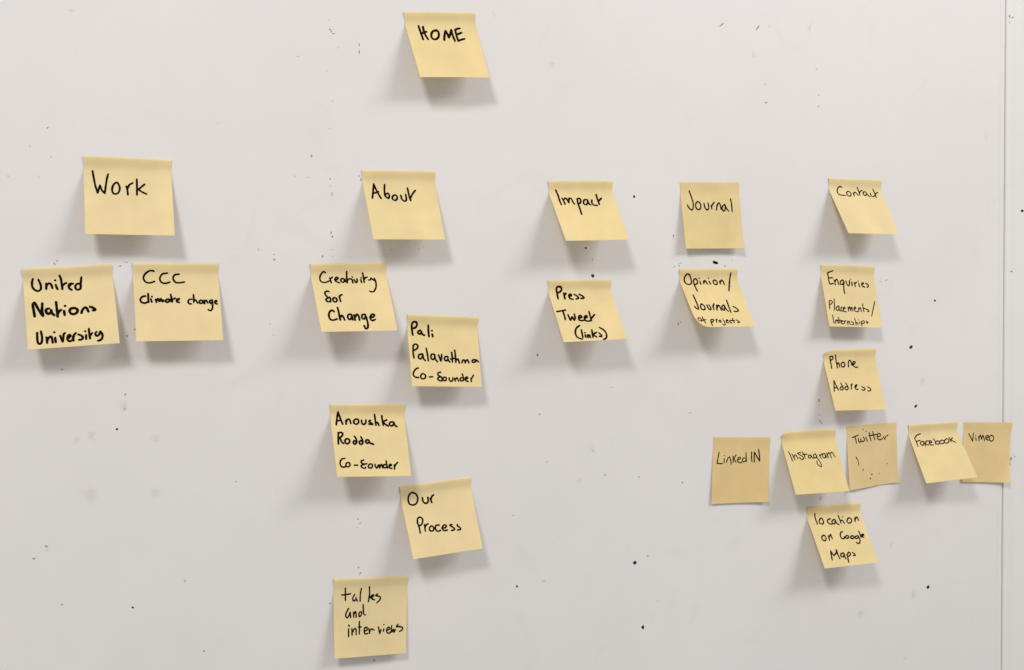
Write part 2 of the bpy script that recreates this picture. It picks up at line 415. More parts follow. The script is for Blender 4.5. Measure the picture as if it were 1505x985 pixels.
NOTES = json.loads('''{"home":{"q":[359.4699,276.0144,0.0801,0.4787,0.4157],"corr":[[-0.37,0.62],[-0.4,-0.5],[-0.28,0.09],[0.87,-0.01]],"ink":[[2.19,[[[13.7,14.2],[14.1,20.8],[14.5,30.7]],[[18.3,15.1],[17.8,21.2],[18.3,25.8],[19.9,30.6]],[[13.8,23.9],[17.3,22.3],[20.4,21.2]],[[31.5,18.9],[27.0,21.1],[24.4,25.7],[24.8,29.8],[28.0,30.5],[31.5,27.8],[33.1,23.2],[32.4,19.7],[30.3,20.2]],[[36.8,31.5],[38.8,25.3],[41.4,19.9]],[[41.4,19.9],[42.2,24.2],[42.6,28.5]],[[42.6,28.5],[45.7,23.1],[47.9,18.7]],[[47.9,18.7],[47.5,25.2],[48.3,32.5]],[[51.9,19.0],[53.9,17.6],[57.5,16.8]],[[52.1,19.2],[51.6,25.2],[52.0,32.5]],[[51.7,24.6],[55.4,23.3],[58.2,21.9]],[[52.0,32.2],[55.5,30.8],[59.5,29.6]]]]]},
"work":{"q":[55.0364,123.444,-0.016,0.3673,0.378],"corr":[[-0.21,-0.06],[0.3,0.1],[0.27,0.05],[-0.31,0.11]],"ink":[[1.66,[[[7.5,13.7],[8.5,21.3],[9.6,28.7],[11.3,35.5]],[[11.3,35.5],[12.3,31.9],[13.5,27.7]],[[13.5,27.7],[14.9,32.5],[17.3,35.7]],[[17.3,35.7],[18.4,28.4],[19.6,20.8],[20.8,16.3]],[[26.8,24.7],[24.4,28.1],[23.7,32.6],[25.0,35.6],[28.0,35.5],[30.0,32.3],[30.1,28.3],[28.7,25.0],[26.8,24.7]],[[36.0,27.8],[36.8,31.8],[37.1,36.5]],[[37.1,30.0],[38.5,26.6],[41.7,24.2]],[[45.3,20.3],[45.2,28.4],[44.9,36.2]],[[52.0,25.1],[48.8,28.2],[45.4,31.5]],[[46.1,30.3],[49.2,32.9],[53.2,35.0]]]]]},
"united":{"q":[0.9597,21.8046,0.0452,0.379,0.386],"corr":[[0.25,-0.14],[-0.18,0.19],[0.14,0.11],[-0.23,0.08]],"ink":[[1.87,[[[8.1,9.9],[7.2,13.2],[7.3,17.3],[9.2,20.2],[11.8,21.4],[13.9,20.1],[14.4,17.0],[13.7,13.5],[12.7,10.9]],[[18.8,14.6],[18.8,17.3],[18.6,20.0]],[[18.9,17.3],[20.4,15.1],[22.1,14.8],[23.3,16.8],[23.8,19.4]],[[26.8,16.2],[27.2,18.2],[28.0,20.6]],[[26.6,12.2]],[[30.6,8.1],[31.6,11.6],[31.9,16.2],[32.1,20.9]],[[32.5,18.1],[33.7,16.3],[35.8,15.2]],[[41.4,16.3],[39.2,16.0],[37.7,17.7],[37.9,20.3],[39.9,22.2]],[[39.7,16.6],[38.7,18.1]],[[47.4,17.1],[45.0,16.6],[43.3,18.4],[43.4,21.2],[45.3,22.3],[47.3,21.1],[47.8,17.1]],[[49.0,10.7],[48.2,14.8],[47.7,18.3],[47.4,21.5]]]],[2.19,[[[6.4,34.2],[6.9,39.7],[7.4,45.4]],[[6.5,34.0],[8.1,32.4],[10.3,37.6],[12.5,42.5],[14.2,45.4]],[[14.2,45.4],[13.8,40.2],[14.4,33.3]],[[19.7,38.7],[17.4,39.3],[17.0,41.8],[18.5,43.8],[20.7,42.6],[21.6,40.7]],[[21.2,40.2],[21.8,43.4],[23.6,45.4]],[[25.9,32.9],[26.0,37.2],[26.1,42.0],[26.2,47.0]],[[26.4,44.4],[27.7,42.1],[29.5,40.8]],[[31.9,41.9],[32.1,45.9]],[[33.1,37.2]],[[40.0,39.6],[37.4,40.4],[36.5,42.7],[37.7,45.0],[40.4,45.4],[42.8,43.7],[43.0,41.1],[40.8,39.6]],[[46.3,44.9],[47.3,42.1],[49.6,39.8],[51.2,40.9],[52.2,43.9]],[[53.9,39.4],[56.3,40.5],[58.3,42.6],[56.1,43.2]]]],[1.9,[[[8.4,60.9],[8.2,65.5],[8.3,69.7],[9.6,71.5],[11.3,70.4],[12.1,65.8],[11.5,59.7]],[[15.7,65.6],[15.9,68.5],[15.9,71.0]],[[16.2,68.5],[17.5,66.3],[19.4,65.2],[20.2,67.9],[20.4,71.2]],[[22.7,66.7],[22.9,70.9]],[[22.4,61.5]],[[27.0,65.1],[27.8,68.0],[28.6,70.9]],[[28.6,70.9],[29.5,66.7],[29.9,63.9],[31.0,62.9]],[[32.9,68.0],[34.6,67.1],[35.4,65.3],[34.0,65.0],[32.7,67.5],[33.2,70.1],[34.7,70.9],[36.9,69.7]],[[37.4,66.4],[37.6,70.7]],[[37.7,67.9],[38.5,65.1],[40.1,63.6]],[[42.0,65.1],[44.6,66.5],[45.5,68.5],[44.3,70.0],[42.2,70.2]],[[48.4,66.1],[48.1,70.1]],[[48.0,62.5]],[[51.2,60.4],[51.2,64.2],[51.4,69.7]],[[51.7,66.8],[53.7,64.6]],[[57.4,63.7],[56.2,65.5],[57.0,67.5],[58.7,67.2],[60.7,63.5]],[[60.7,63.5],[62.0,66.5],[61.7,69.8],[60.0,71.8],[57.9,72.3]]]]]},
"ccc":{"q":[95.6427,26.6942,-0.0068,0.3661,0.3682],"corr":[[-0.4,-0.12],[0.41,0.27],[0.66,-0.21],[-0.57,0.26]],"ink":[[1.63,[[[18.2,7.8],[14.9,7.4],[11.0,9.8],[8.9,13.7],[10.3,17.8],[14.1,19.1],[18.5,17.6]],[[30.1,9.6],[25.5,10.7],[23.3,14.4],[24.3,18.3],[27.7,19.6],[31.9,18.3]],[[40.5,10.7],[36.5,11.5],[35.0,14.9],[37.0,18.6],[40.9,19.0],[44.9,18.3]]]],[1.72,[[[9.8,32.1],[7.1,32.7],[5.2,35.7],[6.3,38.2],[9.0,39.0],[11.5,37.7]],[[12.2,29.6],[12.2,34.1],[12.2,38.3]],[[14.4,35.0],[15.0,38.0]],[[15.4,32.7]],[[18.5,35.5],[19.1,38.3]],[[19.1,37.2],[20.5,34.7],[21.6,37.5]],[[21.7,37.5],[23.0,34.7],[24.2,37.8],[24.7,35.9],[25.6,37.3]],[[30.6,35.4],[28.1,35.6],[27.1,37.3],[28.2,38.4],[30.3,37.3],[31.1,35.4],[32.3,37.9]],[[31.9,30.6],[32.5,34.3],[33.0,37.9]],[[33.1,35.9],[35.7,34.3]],[[39.4,34.9],[37.4,35.4],[36.8,37.4],[38.2,38.5],[39.2,38.5]],[[37.3,36.8],[39.1,35.4]]]],[1.56,[[[50.5,35.5],[48.2,35.8],[46.9,38.0],[47.9,39.9],[49.7,40.1]],[[52.2,31.0],[52.2,35.0],[52.0,38.6]],[[52.2,37.5],[53.7,36.1],[54.6,37.5],[55.3,39.5]],[[59.5,36.7],[57.7,36.7],[57.0,38.7],[58.3,39.8],[59.9,38.7],[59.9,36.7],[60.8,39.8]],[[61.5,36.7],[61.7,40.1]],[[61.8,38.4],[63.3,36.5],[64.4,39.3]],[[68.4,36.8],[66.9,36.8],[66.2,38.7],[67.4,39.9],[68.6,38.2]],[[68.7,36.2],[68.8,40.2],[68.4,44.6],[66.7,46.9],[64.5,46.0]],[[70.8,38.8],[73.0,37.7],[72.0,36.8],[70.9,38.5],[71.8,40.2],[73.2,40.3]]]]]},
"about":{"q":[313.8833,117.6763,0.0222,0.4649,0.4001],"corr":[[-0.14,0.47],[-0.3,-0.38],[-0.38,0.18],[0.67,-0.01]],"ink":[[1.83,[[[11.0,14.1],[9.1,21.8],[6.9,30.1]],[[11.0,14.1],[12.7,21.7],[15.8,30.5]],[[8.3,24.8],[11.9,23.7],[14.4,22.7]],[[22.1,14.7],[20.8,21.6],[20.4,26.7]],[[20.1,26.7],[23.5,24.4],[24.9,26.9],[23.4,30.1],[20.6,27.9]],[[30.3,26.3],[27.9,28.6],[27.8,31.3],[30.5,32.3],[32.7,29.8],[32.3,27.0],[30.1,26.3]],[[37.0,26.7],[37.4,31.0],[39.8,33.2],[42.0,31.4],[42.3,25.4]],[[45.5,18.1],[45.7,26.4],[46.5,32.6]],[[46.4,30.1],[49.4,25.3],[53.4,20.7]]]]]},
"creativity":{"q":[260.7592,25.446,0.0139,0.5821,0.5383],"corr":[[-0.43,0.26],[0.06,-0.13],[0.05,0.07],[0.23,0.25]],"ink":[[1.6,[[[14.4,9.4],[12.5,8.3],[10.1,10.6],[8.5,14.0],[8.6,17.8],[11.0,19.8],[14.0,19.5],[17.3,18.0]],[[18.2,14.9],[18.6,17.5],[18.8,20.3]],[[18.9,15.6],[20.8,14.0]],[[23.1,17.4],[25.0,16.7],[26.5,15.0],[24.9,14.1],[23.1,16.4],[23.6,18.6],[25.5,19.7],[26.9,20.7]],[[32.6,16.1],[30.0,15.8],[28.7,17.7],[29.4,19.7],[31.6,19.5],[32.8,16.3],[33.3,19.3],[35.0,19.9]],[[35.7,8.4],[35.4,12.3],[35.0,16.4],[34.6,20.6]],[[35.2,18.4],[36.4,16.6],[38.6,16.2],[40.2,17.0],[40.4,21.0]],[[40.8,14.2]],[[42.4,17.0],[42.9,19.0],[43.7,20.8],[45.2,18.5],[45.4,16.1]],[[49.1,17.1],[49.2,20.6]],[[49.6,15.1]],[[51.7,10.1],[52.0,13.9],[52.0,20.4]],[[52.6,17.2],[53.5,15.3],[55.8,14.6]],[[56.9,17.8],[58.9,17.5],[59.7,15.4]],[[59.7,15.4],[61.1,17.3],[63.5,18.9]],[[62.9,15.9],[63.8,19.4],[63.2,25.4],[60.6,30.4],[58.2,31.6],[55.7,30.8]]]],[1.72,[[[14.9,30.7],[13.4,29.9],[10.6,31.4],[10.9,34.5],[12.7,37.1],[14.8,37.7],[14.3,42.3]],[[14.5,36.9],[10.6,39.1],[11.0,41.7],[14.3,42.3]],[[18.8,37.5],[17.2,39.3],[17.4,41.8],[19.6,42.4],[21.0,40.4],[20.5,38.3],[18.4,37.5]],[[24.0,35.8],[24.1,39.4],[24.3,42.2]],[[23.9,37.8],[25.0,35.3],[27.0,34.3]]]],[1.92,[[[15.9,53.6],[14.2,51.8],[11.4,54.0],[10.0,58.6],[11.1,62.4],[14.1,63.0],[17.6,61.8]],[[20.0,48.8],[20.3,53.7],[20.3,58.8],[20.5,63.1]],[[21.3,59.8],[22.9,57.8],[23.9,59.9],[24.7,63.2]],[[31.7,56.5],[29.0,57.5],[28.3,61.0],[29.9,62.8],[32.2,60.1],[32.2,57.0]],[[32.4,57.5],[32.7,63.1]],[[34.8,57.6],[35.1,61.1],[34.9,63.7]],[[35.7,60.1],[37.9,56.9],[39.3,59.2],[39.4,63.5]],[[45.5,57.3],[43.2,57.7],[42.3,61.3],[44.6,62.3],[46.5,59.3]],[[46.0,57.0],[46.9,61.9],[47.1,68.0],[46.3,72.0],[44.0,73.5],[43.0,69.9]],[[51.2,61.0],[54.5,60.0],[55.5,57.5],[53.2,57.4],[50.8,60.4],[51.2,63.5],[52.9,64.3],[55.4,63.1]]]]]},
"pali":{"q":[358.5431,-25.2726,-0.0561,0.384,0.3503],"corr":[[0.19,-0.36],[0.37,-0.48],[-0.85,1.01],[0.17,0.05]],"ink":[[2.05,[[[5.2,21.6],[4.8,17.2],[4.7,12.9],[5.0,9.2],[6.9,7.6],[9.3,7.9],[10.2,10.0],[9.4,12.6],[7.4,14.1],[5.5,14.3]],[[13.6,16.0],[11.3,17.5],[10.9,19.0],[12.5,20.2],[14.5,19.1],[14.5,16.4],[15.0,19.3],[15.9,20.8],[17.6,21.5]],[[22.3,10.7],[22.3,14.7],[22.2,18.9],[22.4,22.8]],[[26.1,20.0],[26.4,22.7]],[[26.1,16.2]]]],[1.74,[[[4.4,46.2],[4.0,41.3],[4.3,36.3],[4.9,32.7],[7.1,31.3],[9.5,32.6],[8.8,35.6],[5.5,38.0]],[[13.3,41.6],[10.2,42.7],[9.2,45.5],[10.9,47.0],[13.3,45.2],[13.9,41.6],[14.5,46.7],[16.3,48.7]],[[18.2,35.4],[19.0,41.0],[19.4,48.9]],[[26.6,41.8],[23.5,41.9],[22.5,45.0],[23.8,47.3],[26.3,45.9],[26.6,41.8],[27.2,46.9],[29.0,49.7]],[[30.9,42.3],[31.9,45.8],[32.7,48.9]],[[32.7,48.9],[33.8,45.3],[34.3,41.7]],[[40.3,43.8],[37.7,44.2],[36.9,47.2],[38.7,48.5],[40.6,46.7],[40.6,43.8],[41.0,47.7],[42.4,49.7]],[[45.3,39.3],[45.5,44.0],[45.3,49.6]],[[43.5,46.6],[46.9,45.7],[49.0,46.0]],[[48.7,36.9],[49.1,41.3],[48.9,50.1]],[[49.3,48.0],[51.6,46.2],[52.8,50.5]],[[55.7,50.5],[56.6,47.9],[58.5,47.1],[59.3,50.4]],[[59.3,50.4],[60.6,47.8],[62.2,47.0],[63.5,50.3]],[[72.0,47.0],[68.8,46.8],[67.1,48.4],[68.6,49.7],[71.3,48.6],[72.2,47.0],[74.4,49.1]]]],[1.61,[[[8.1,56.8],[5.6,57.6],[2.9,61.0],[2.2,63.8],[3.9,66.4],[7.5,66.9]],[[12.4,62.7],[10.1,64.4],[9.9,67.1],[12.0,68.2],[14.5,67.0],[14.9,64.4],[12.4,62.7]],[[18.9,66.1],[22.6,65.8]],[[31.6,60.7],[28.6,61.8],[28.4,63.9],[31.2,65.8]],[[31.7,65.6],[28.4,66.8],[28.0,68.7],[30.8,70.2],[32.4,69.2],[32.1,66.3]],[[35.1,66.0],[33.2,67.7],[33.8,69.6],[36.3,69.4],[37.0,66.9],[35.1,66.0]],[[40.2,66.7],[40.3,69.1],[41.9,70.5],[44.0,69.0],[44.2,66.4]],[[46.1,67.1],[46.6,70.2]],[[47.0,68.5],[48.9,66.5],[50.3,70.2]],[[55.4,66.5],[52.9,66.7],[52.2,68.9],[54.6,69.9],[56.3,67.9]],[[55.0,62.3],[55.9,65.5],[56.2,68.9]],[[57.5,67.9],[60.8,67.1],[60.4,65.7],[58.4,66.4],[58.4,69.3],[61.0,70.5]],[[64.6,66.8],[64.6,70.5]],[[64.8,67.8],[67.6,63.6]]]]]},
"anoushka":{"q":[278.2074,-112.7472,-0.0439,0.5245,0.4689],"corr":[[-0.23,0.04],[0.28,-0.15],[-0.35,0.29],[0.23,0.22]],"ink":[[1.81,[[[7.5,8.0],[6.5,13.6],[5.0,21.3]],[[7.5,8.0],[9.7,14.1],[11.5,20.6]],[[6.0,17.1],[9.9,16.2]],[[15.2,16.5],[15.0,20.6]],[[15.3,18.4],[17.1,15.3],[19.1,16.1],[19.8,19.9]],[[26.0,15.2],[23.4,16.6],[23.1,19.5],[25.3,20.7],[27.7,19.0],[27.8,16.1],[25.8,15.2]],[[31.0,16.6],[31.3,20.1],[33.1,21.0],[35.1,19.1],[35.4,16.2]],[[40.2,16.7],[38.3,17.7],[40.9,19.7],[41.9,21.1],[38.0,20.6]],[[44.7,10.7],[45.1,14.9],[45.2,22.1]],[[45.5,19.7],[47.2,19.0],[48.3,22.2]],[[52.2,11.9],[52.4,16.8],[52.7,22.2]],[[57.1,16.4],[53.4,18.3],[54.7,20.8],[57.8,23.0]],[[63.5,18.6],[60.6,18.9],[59.2,21.3],[61.1,23.0],[63.6,21.3],[64.1,18.9],[64.9,22.3],[66.9,23.8]]]],[1.81,[[[6.2,29.6],[5.4,34.9],[4.9,41.6]],[[5.8,29.8],[9.0,29.4],[10.4,31.1],[9.0,33.5],[6.5,35.1]],[[7.0,35.4],[8.4,39.3],[10.0,41.2]],[[14.2,36.2],[12.2,37.4],[11.9,40.3],[13.8,41.5],[16.0,40.1],[16.3,37.4],[14.2,36.2]],[[21.8,33.6],[23.3,36.5],[23.4,39.9],[21.3,42.0],[19.9,40.3],[21.2,38.4],[23.0,39.4]],[[28.4,34.2],[29.6,38.0],[29.2,41.4],[26.8,42.1],[26.1,39.9],[27.7,38.3],[29.4,39.5]],[[36.1,37.9],[33.8,37.6],[32.6,39.5],[34.1,41.2],[36.3,39.6],[37.1,41.0],[40.2,42.2]]]],[1.57,[[[9.6,56.9],[6.8,57.4],[4.5,60.6],[4.7,64.4],[7.2,66.1],[9.6,65.2]],[[12.3,61.2],[10.3,62.4],[10.1,65.0],[11.8,65.7],[14.0,64.3],[13.8,61.9],[12.3,61.2]],[[18.4,64.2],[21.8,64.1]],[[28.4,58.8],[25.7,60.0],[26.2,62.1],[29.1,63.3]],[[31.2,62.6],[26.7,63.8],[25.1,65.6],[28.1,67.6],[29.9,66.2]],[[34.4,63.1],[32.6,64.8],[33.0,66.9],[35.3,67.2],[36.8,64.8],[36.0,63.2],[34.2,63.1]],[[39.5,63.2],[39.5,65.3],[41.1,67.3],[42.9,64.0]],[[43.8,64.0],[43.9,67.3]],[[44.3,65.9],[46.2,63.5],[47.0,67.3]],[[50.9,63.6],[48.5,64.0],[47.8,66.4],[50.0,67.1],[51.4,65.5]],[[51.3,59.8],[51.4,63.1],[51.9,67.4]],[[53.8,65.5],[56.2,64.6],[55.6,63.4],[53.9,64.4],[54.0,67.2],[56.5,67.9]],[[59.3,64.2],[59.1,68.7]],[[59.3,66.6],[61.0,63.7],[63.2,61.6]]]]]},
"process":{"q":[347.9265,-199.5163,0.0576,0.4644,0.3952],"corr":[[-0.25,-0.44],[0.48,0.04],[-0.47,0.4],[0.13,0.33]],"ink":[[1.71,[[[13.1,7.9],[9.5,9.5],[7.6,13.8],[8.0,19.2],[12.1,20.9],[15.8,18.9],[17.6,14.5],[16.5,10.5],[12.7,8.1]],[[22.5,14.8],[22.6,19.0],[25.0,21.2],[27.7,19.7],[28.3,15.2]],[[30.4,16.6],[31.4,21.2]],[[30.7,18.8],[32.6,15.1],[34.8,13.6]]]],[1.6,[[[12.8,50.7],[12.8,44.2],[12.1,39.7],[13.5,35.2],[16.5,34.8],[18.2,37.6],[16.1,41.9],[12.5,43.5]],[[18.8,42.8],[18.5,49.5]],[[18.8,46.1],[20.5,43.5],[22.9,42.5]],[[25.6,45.2],[23.3,47.2],[23.7,50.0],[26.7,50.2],[28.0,47.6],[26.6,45.3],[24.8,45.6]],[[34.4,45.6],[30.8,45.5],[29.6,49.0],[31.2,51.6],[34.7,51.2]],[[36.5,49.1],[40.4,49.2],[41.6,46.9],[38.8,46.5],[37.0,49.2],[38.1,51.9],[42.0,52.0]],[[48.1,46.9],[45.6,47.4],[48.5,50.0],[49.9,52.5],[46.3,53.1]],[[54.0,47.8],[53.3,49.0],[55.9,51.5],[55.8,53.4],[52.6,53.4]]]]]},
"talks":{"q":[278.6792,-287.3596,-0.0642,0.1805,0.1362],"corr":[[-0.37,0.86],[0.42,0.62],[-0.93,-0.54],[0.82,-0.83]],"ink":[[1.27,[[[11.8,9.8],[11.9,15.4],[11.9,21.5]],[[8.3,16.3],[12.5,16.1],[17.3,15.5]],[[21.5,16.4],[19.5,19.5],[20.1,22.4],[22.1,21.7],[22.9,19.6]],[[22.6,20.1],[24.0,22.9]],[[28.2,10.8],[27.2,16.6],[26.9,23.0]],[[36.4,9.5],[36.7,16.0],[35.5,23.9]],[[40.3,17.5],[37.2,19.8],[39.5,20.9],[40.3,22.0]],[[38.6,19.6],[40.9,18.6],[40.6,17.5],[38.9,18.5],[39.5,21.7],[41.8,22.4]],[[45.2,16.9],[42.9,18.4],[46.9,19.4],[48.1,21.3],[46.1,23.9],[44.1,25.4]]]],[1.27,[[[15.2,29.3],[12.9,32.9],[12.0,36.5],[13.7,38.2],[15.7,35.7],[16.6,33.1],[17.1,38.4]],[[20.0,33.2],[20.3,38.0]],[[20.3,35.4],[22.3,32.8],[22.8,38.2]],[[27.4,33.1],[25.7,34.6],[26.0,37.8],[28.0,36.3],[28.6,33.2]],[[30.0,26.3],[30.2,31.1],[30.6,35.4],[32.3,36.5]]]],[1.27,[[[14.8,48.8],[14.7,56.1]],[[14.8,45.3],[15.6,46.4]],[[18.2,48.7],[18.4,54.8]],[[18.8,52.1],[20.8,49.1],[22.5,49.7],[22.5,54.7]],[[26.0,42.3],[26.0,48.4],[25.9,54.4]],[[24.8,47.5],[28.0,47.7]],[[30.9,51.8],[33.8,50.9],[33.8,48.6],[31.5,48.7],[30.9,52.3],[32.0,54.5],[34.9,54.2]],[[35.8,49.5],[36.7,54.3]],[[36.7,52.7],[38.4,50.2],[41.3,51.4]],[[46.0,48.7],[46.6,51.7],[47.5,55.2]],[[47.5,55.2],[48.7,51.3]],[[51.6,50.9],[51.3,53.1]],[[51.7,46.7]],[[54.7,52.5],[57.8,51.6],[57.3,49.6],[55.3,50.4],[54.6,52.7],[55.5,55.0],[57.8,55.2],[59.3,54.1]],[[60.1,48.2],[59.7,52.0],[60.2,54.8],[62.0,51.8],[62.6,54.9],[64.2,52.2]],[[67.2,47.3],[65.1,49.6],[69.0,49.8],[72.0,51.1],[71.2,53.2],[68.5,54.6]]]]]},
"impact":{"q":[516.0908,112.0882,0.0352,0.6169,0.5714],"corr":[[0.07,0.22],[-0.27,-0.24],[-0.58,0.43],[0.52,0.09]],"ink":[[1.82,[[[8.2,10.0],[9.7,15.8],[9.4,23.1],[9.8,28.5]],[[13.2,19.7],[14.1,23.6],[14.2,28.0]],[[15.5,21.2],[17.3,19.5],[18.6,21.7],[19.3,26.1]],[[19.3,26.1],[20.7,21.8],[22.4,19.8],[24.0,20.8],[24.5,24.7],[25.4,27.9]],[[30.9,20.9],[30.0,26.3],[29.9,32.1],[29.7,41.6]],[[31.1,20.9],[33.7,20.2],[34.7,22.4],[33.0,26.3],[30.6,27.3]],[[42.9,22.5],[40.0,22.0],[37.5,24.4],[36.9,27.8],[39.2,28.8],[41.7,26.4],[42.8,23.0]],[[42.8,23.5],[42.7,27.4],[44.3,29.2]],[[48.1,22.6],[46.7,26.5],[48.1,29.5],[52.1,30.0]],[[55.4,15.5],[55.1,21.2],[55.0,28.6]],[[55.7,24.2],[57.9,22.3],[60.3,20.3]]]]]},
"press":{"q":[514.1924,7.4222,0.0091,0.622,0.6168],"corr":[[0.87,0.09],[-0.7,-0.35],[-0.95,0.84],[0.46,0.0]],"ink":[[1.99,[[[9.1,21.3],[9.6,15.4],[9.5,9.2],[11.2,7.2],[14.6,7.6],[15.6,9.9],[13.9,12.6],[10.3,13.9]],[[17.7,14.4],[17.2,21.5]],[[18.1,17.1],[20.3,14.5]],[[23.0,18.4],[25.8,17.7],[25.6,15.7],[23.3,17.2],[23.3,21.3],[26.7,22.4]],[[30.0,16.2],[33.1,18.7],[33.8,21.2],[30.5,22.1]],[[36.0,16.3],[39.2,18.4],[40.3,20.9],[36.6,21.8]]]],[1.84,[[[2.9,37.7],[8.3,37.0],[13.8,36.0]],[[10.1,37.0],[10.3,42.6],[10.0,48.0]],[[14.9,42.0],[15.2,46.0],[15.7,49.2]],[[15.7,49.2],[19.2,44.9],[19.4,46.9],[20.1,49.4]],[[20.1,49.4],[22.2,46.3],[22.5,41.5]],[[26.0,47.2],[30.1,45.8],[29.6,43.7],[27.1,44.8],[26.1,49.2],[29.6,50.1],[33.5,49.5]],[[33.0,47.5],[36.4,46.0],[36.3,44.0],[33.6,45.5],[33.0,49.9],[36.7,51.2],[40.8,50.2]],[[40.9,38.9],[40.6,44.6],[40.3,50.6]],[[41.1,47.8],[43.7,45.5],[46.4,43.0]]]],[1.84,[[[24.4,56.3],[19.6,59.6],[16.9,65.0],[17.5,70.5],[22.5,73.5]],[[24.9,61.8],[24.5,66.9],[23.9,71.6]],[[27.7,68.3],[27.4,71.4]],[[28.2,65.6]],[[30.3,68.4],[30.0,71.9]],[[30.7,70.4],[32.5,68.5],[32.8,72.2]],[[37.4,62.4],[36.5,67.5],[35.9,71.9]],[[41.9,65.8],[37.4,68.4],[40.4,71.7]],[[44.6,66.8],[46.8,69.3],[46.2,71.2],[43.7,70.9]],[[47.2,59.7],[51.6,63.5],[53.1,68.4],[51.6,73.1],[47.5,75.4]]]]]},
"journal":{"q":[677.759,115.8145,0.0129,0.1484,0.1144],"corr":[[-0.53,-0.77],[0.81,-0.04],[-0.24,0.33],[-0.14,0.51]],"ink":[[1.41,[[[11.0,9.9],[13.2,16.2],[14.8,22.9],[14.7,28.3],[13.2,31.6],[10.7,31.2],[8.6,28.7],[7.3,26.2]],[[20.9,22.3],[18.6,24.1],[17.8,27.9],[19.1,30.8],[21.8,31.4],[24.1,29.5],[24.3,25.4],[22.7,22.9],[20.6,22.5]],[[28.9,24.3],[29.6,28.7],[31.7,31.6],[34.1,30.8],[34.7,27.0],[34.1,23.9]],[[38.0,26.6],[38.6,30.8]],[[38.6,27.9],[40.3,25.0],[42.4,23.1]],[[45.6,26.2],[44.4,32.0]],[[45.2,28.7],[47.0,24.5],[48.9,24.1],[50.1,27.0],[50.6,31.2]],[[55.9,25.4],[52.9,27.5],[52.1,30.8],[53.6,33.3],[55.9,31.2],[56.3,26.2]],[[56.3,26.6],[57.9,30.4],[60.5,33.3]],[[64.1,19.1],[64.8,25.0],[65.0,33.7]]]]]},
"opinion":{"q":[675.5173,18.5063,0.0067,0.6369,0.586],"corr":[[0.03,0.07],[-0.12,-0.11],[-0.41,0.38],[0.23,0.22]],"ink":[[1.56,[[[9.7,5.6],[7.4,8.0],[6.0,11.3],[6.1,15.1],[8.3,17.8],[12.0,17.8],[14.8,15.3],[14.5,10.5],[12.5,6.5],[9.7,5.8]],[[17.6,14.4],[16.9,19.2],[17.3,23.7],[17.8,27.4]],[[17.6,14.4],[18.3,12.2],[20.8,11.2],[22.7,13.6],[21.6,16.8],[17.8,18.7]],[[25.9,14.1],[25.8,18.1]],[[25.6,10.5]],[[30.7,13.9],[29.9,17.4]],[[30.8,15.5],[32.7,13.5],[34.7,18.0]],[[37.8,14.2],[38.7,18.0]],[[37.7,10.6]],[[44.7,13.2],[43.0,15.2],[43.7,18.1],[45.8,18.9],[48.1,16.7],[47.4,13.9],[44.8,13.1]],[[51.9,14.4],[51.6,18.2]],[[52.2,15.8],[54.8,13.1],[56.4,15.4],[56.6,19.0]],[[67.2,5.0],[66.0,11.6],[62.8,19.9],[59.2,27.8]]]],[1.56,[[[10.1,32.9],[10.4,39.1],[10.5,46.0],[9.7,52.1]],[[9.7,52.1],[7.6,51.1],[6.1,48.4]],[[16.0,44.9],[13.8,48.0],[13.4,51.4],[15.4,52.9],[18.1,51.5],[18.5,47.6],[16.2,44.9]],[[22.5,46.4],[22.5,50.6],[23.9,53.3]],[[23.9,53.3],[25.9,51.1],[25.3,46.4]],[[29.6,47.7],[29.2,53.1]],[[29.3,49.7],[32.4,44.8]],[[35.2,46.8],[33.1,53.4]],[[34.6,50.2],[37.8,46.9],[38.8,49.3],[38.7,54.0]],[[44.6,46.7],[41.4,49.3],[40.9,53.2],[43.0,53.3],[45.2,48.9]],[[45.3,46.9],[45.8,52.3],[47.8,55.3]],[[51.2,40.4],[50.8,47.0],[50.6,56.8]],[[56.5,49.0],[59.9,51.0],[61.4,54.0],[59.1,55.7],[55.3,55.4]]]],[1.28,[[[5.2,63.5],[3.3,65.9],[4.4,67.9],[7.0,67.9],[7.9,65.0],[5.4,63.5]],[[10.4,62.4],[10.4,66.0],[11.5,71.1]],[[8.5,67.2],[13.2,66.0]],[[19.6,66.6],[19.0,70.0],[19.1,74.1]],[[20.0,66.4],[22.9,65.7],[23.0,67.6],[20.4,69.5],[19.0,69.5]],[[26.7,66.2],[26.2,70.0]],[[26.6,67.6],[28.4,65.5]],[[31.4,67.0],[29.8,68.2],[30.9,69.6],[32.7,68.7],[32.4,67.0]],[[36.6,67.3],[36.9,70.2],[36.3,73.0],[34.2,73.5],[33.3,72.5]],[[35.9,65.3]],[[39.8,68.3],[42.2,67.8],[42.2,66.6],[40.2,67.3],[39.8,70.2],[42.0,70.7]],[[47.2,67.4],[44.8,67.8],[44.1,69.8],[46.3,70.8]],[[49.2,64.8],[49.4,67.9],[49.8,70.5]],[[47.5,67.9],[51.0,67.7]],[[53.7,67.0],[56.0,68.5],[56.9,69.9],[54.3,70.4]]]]]},
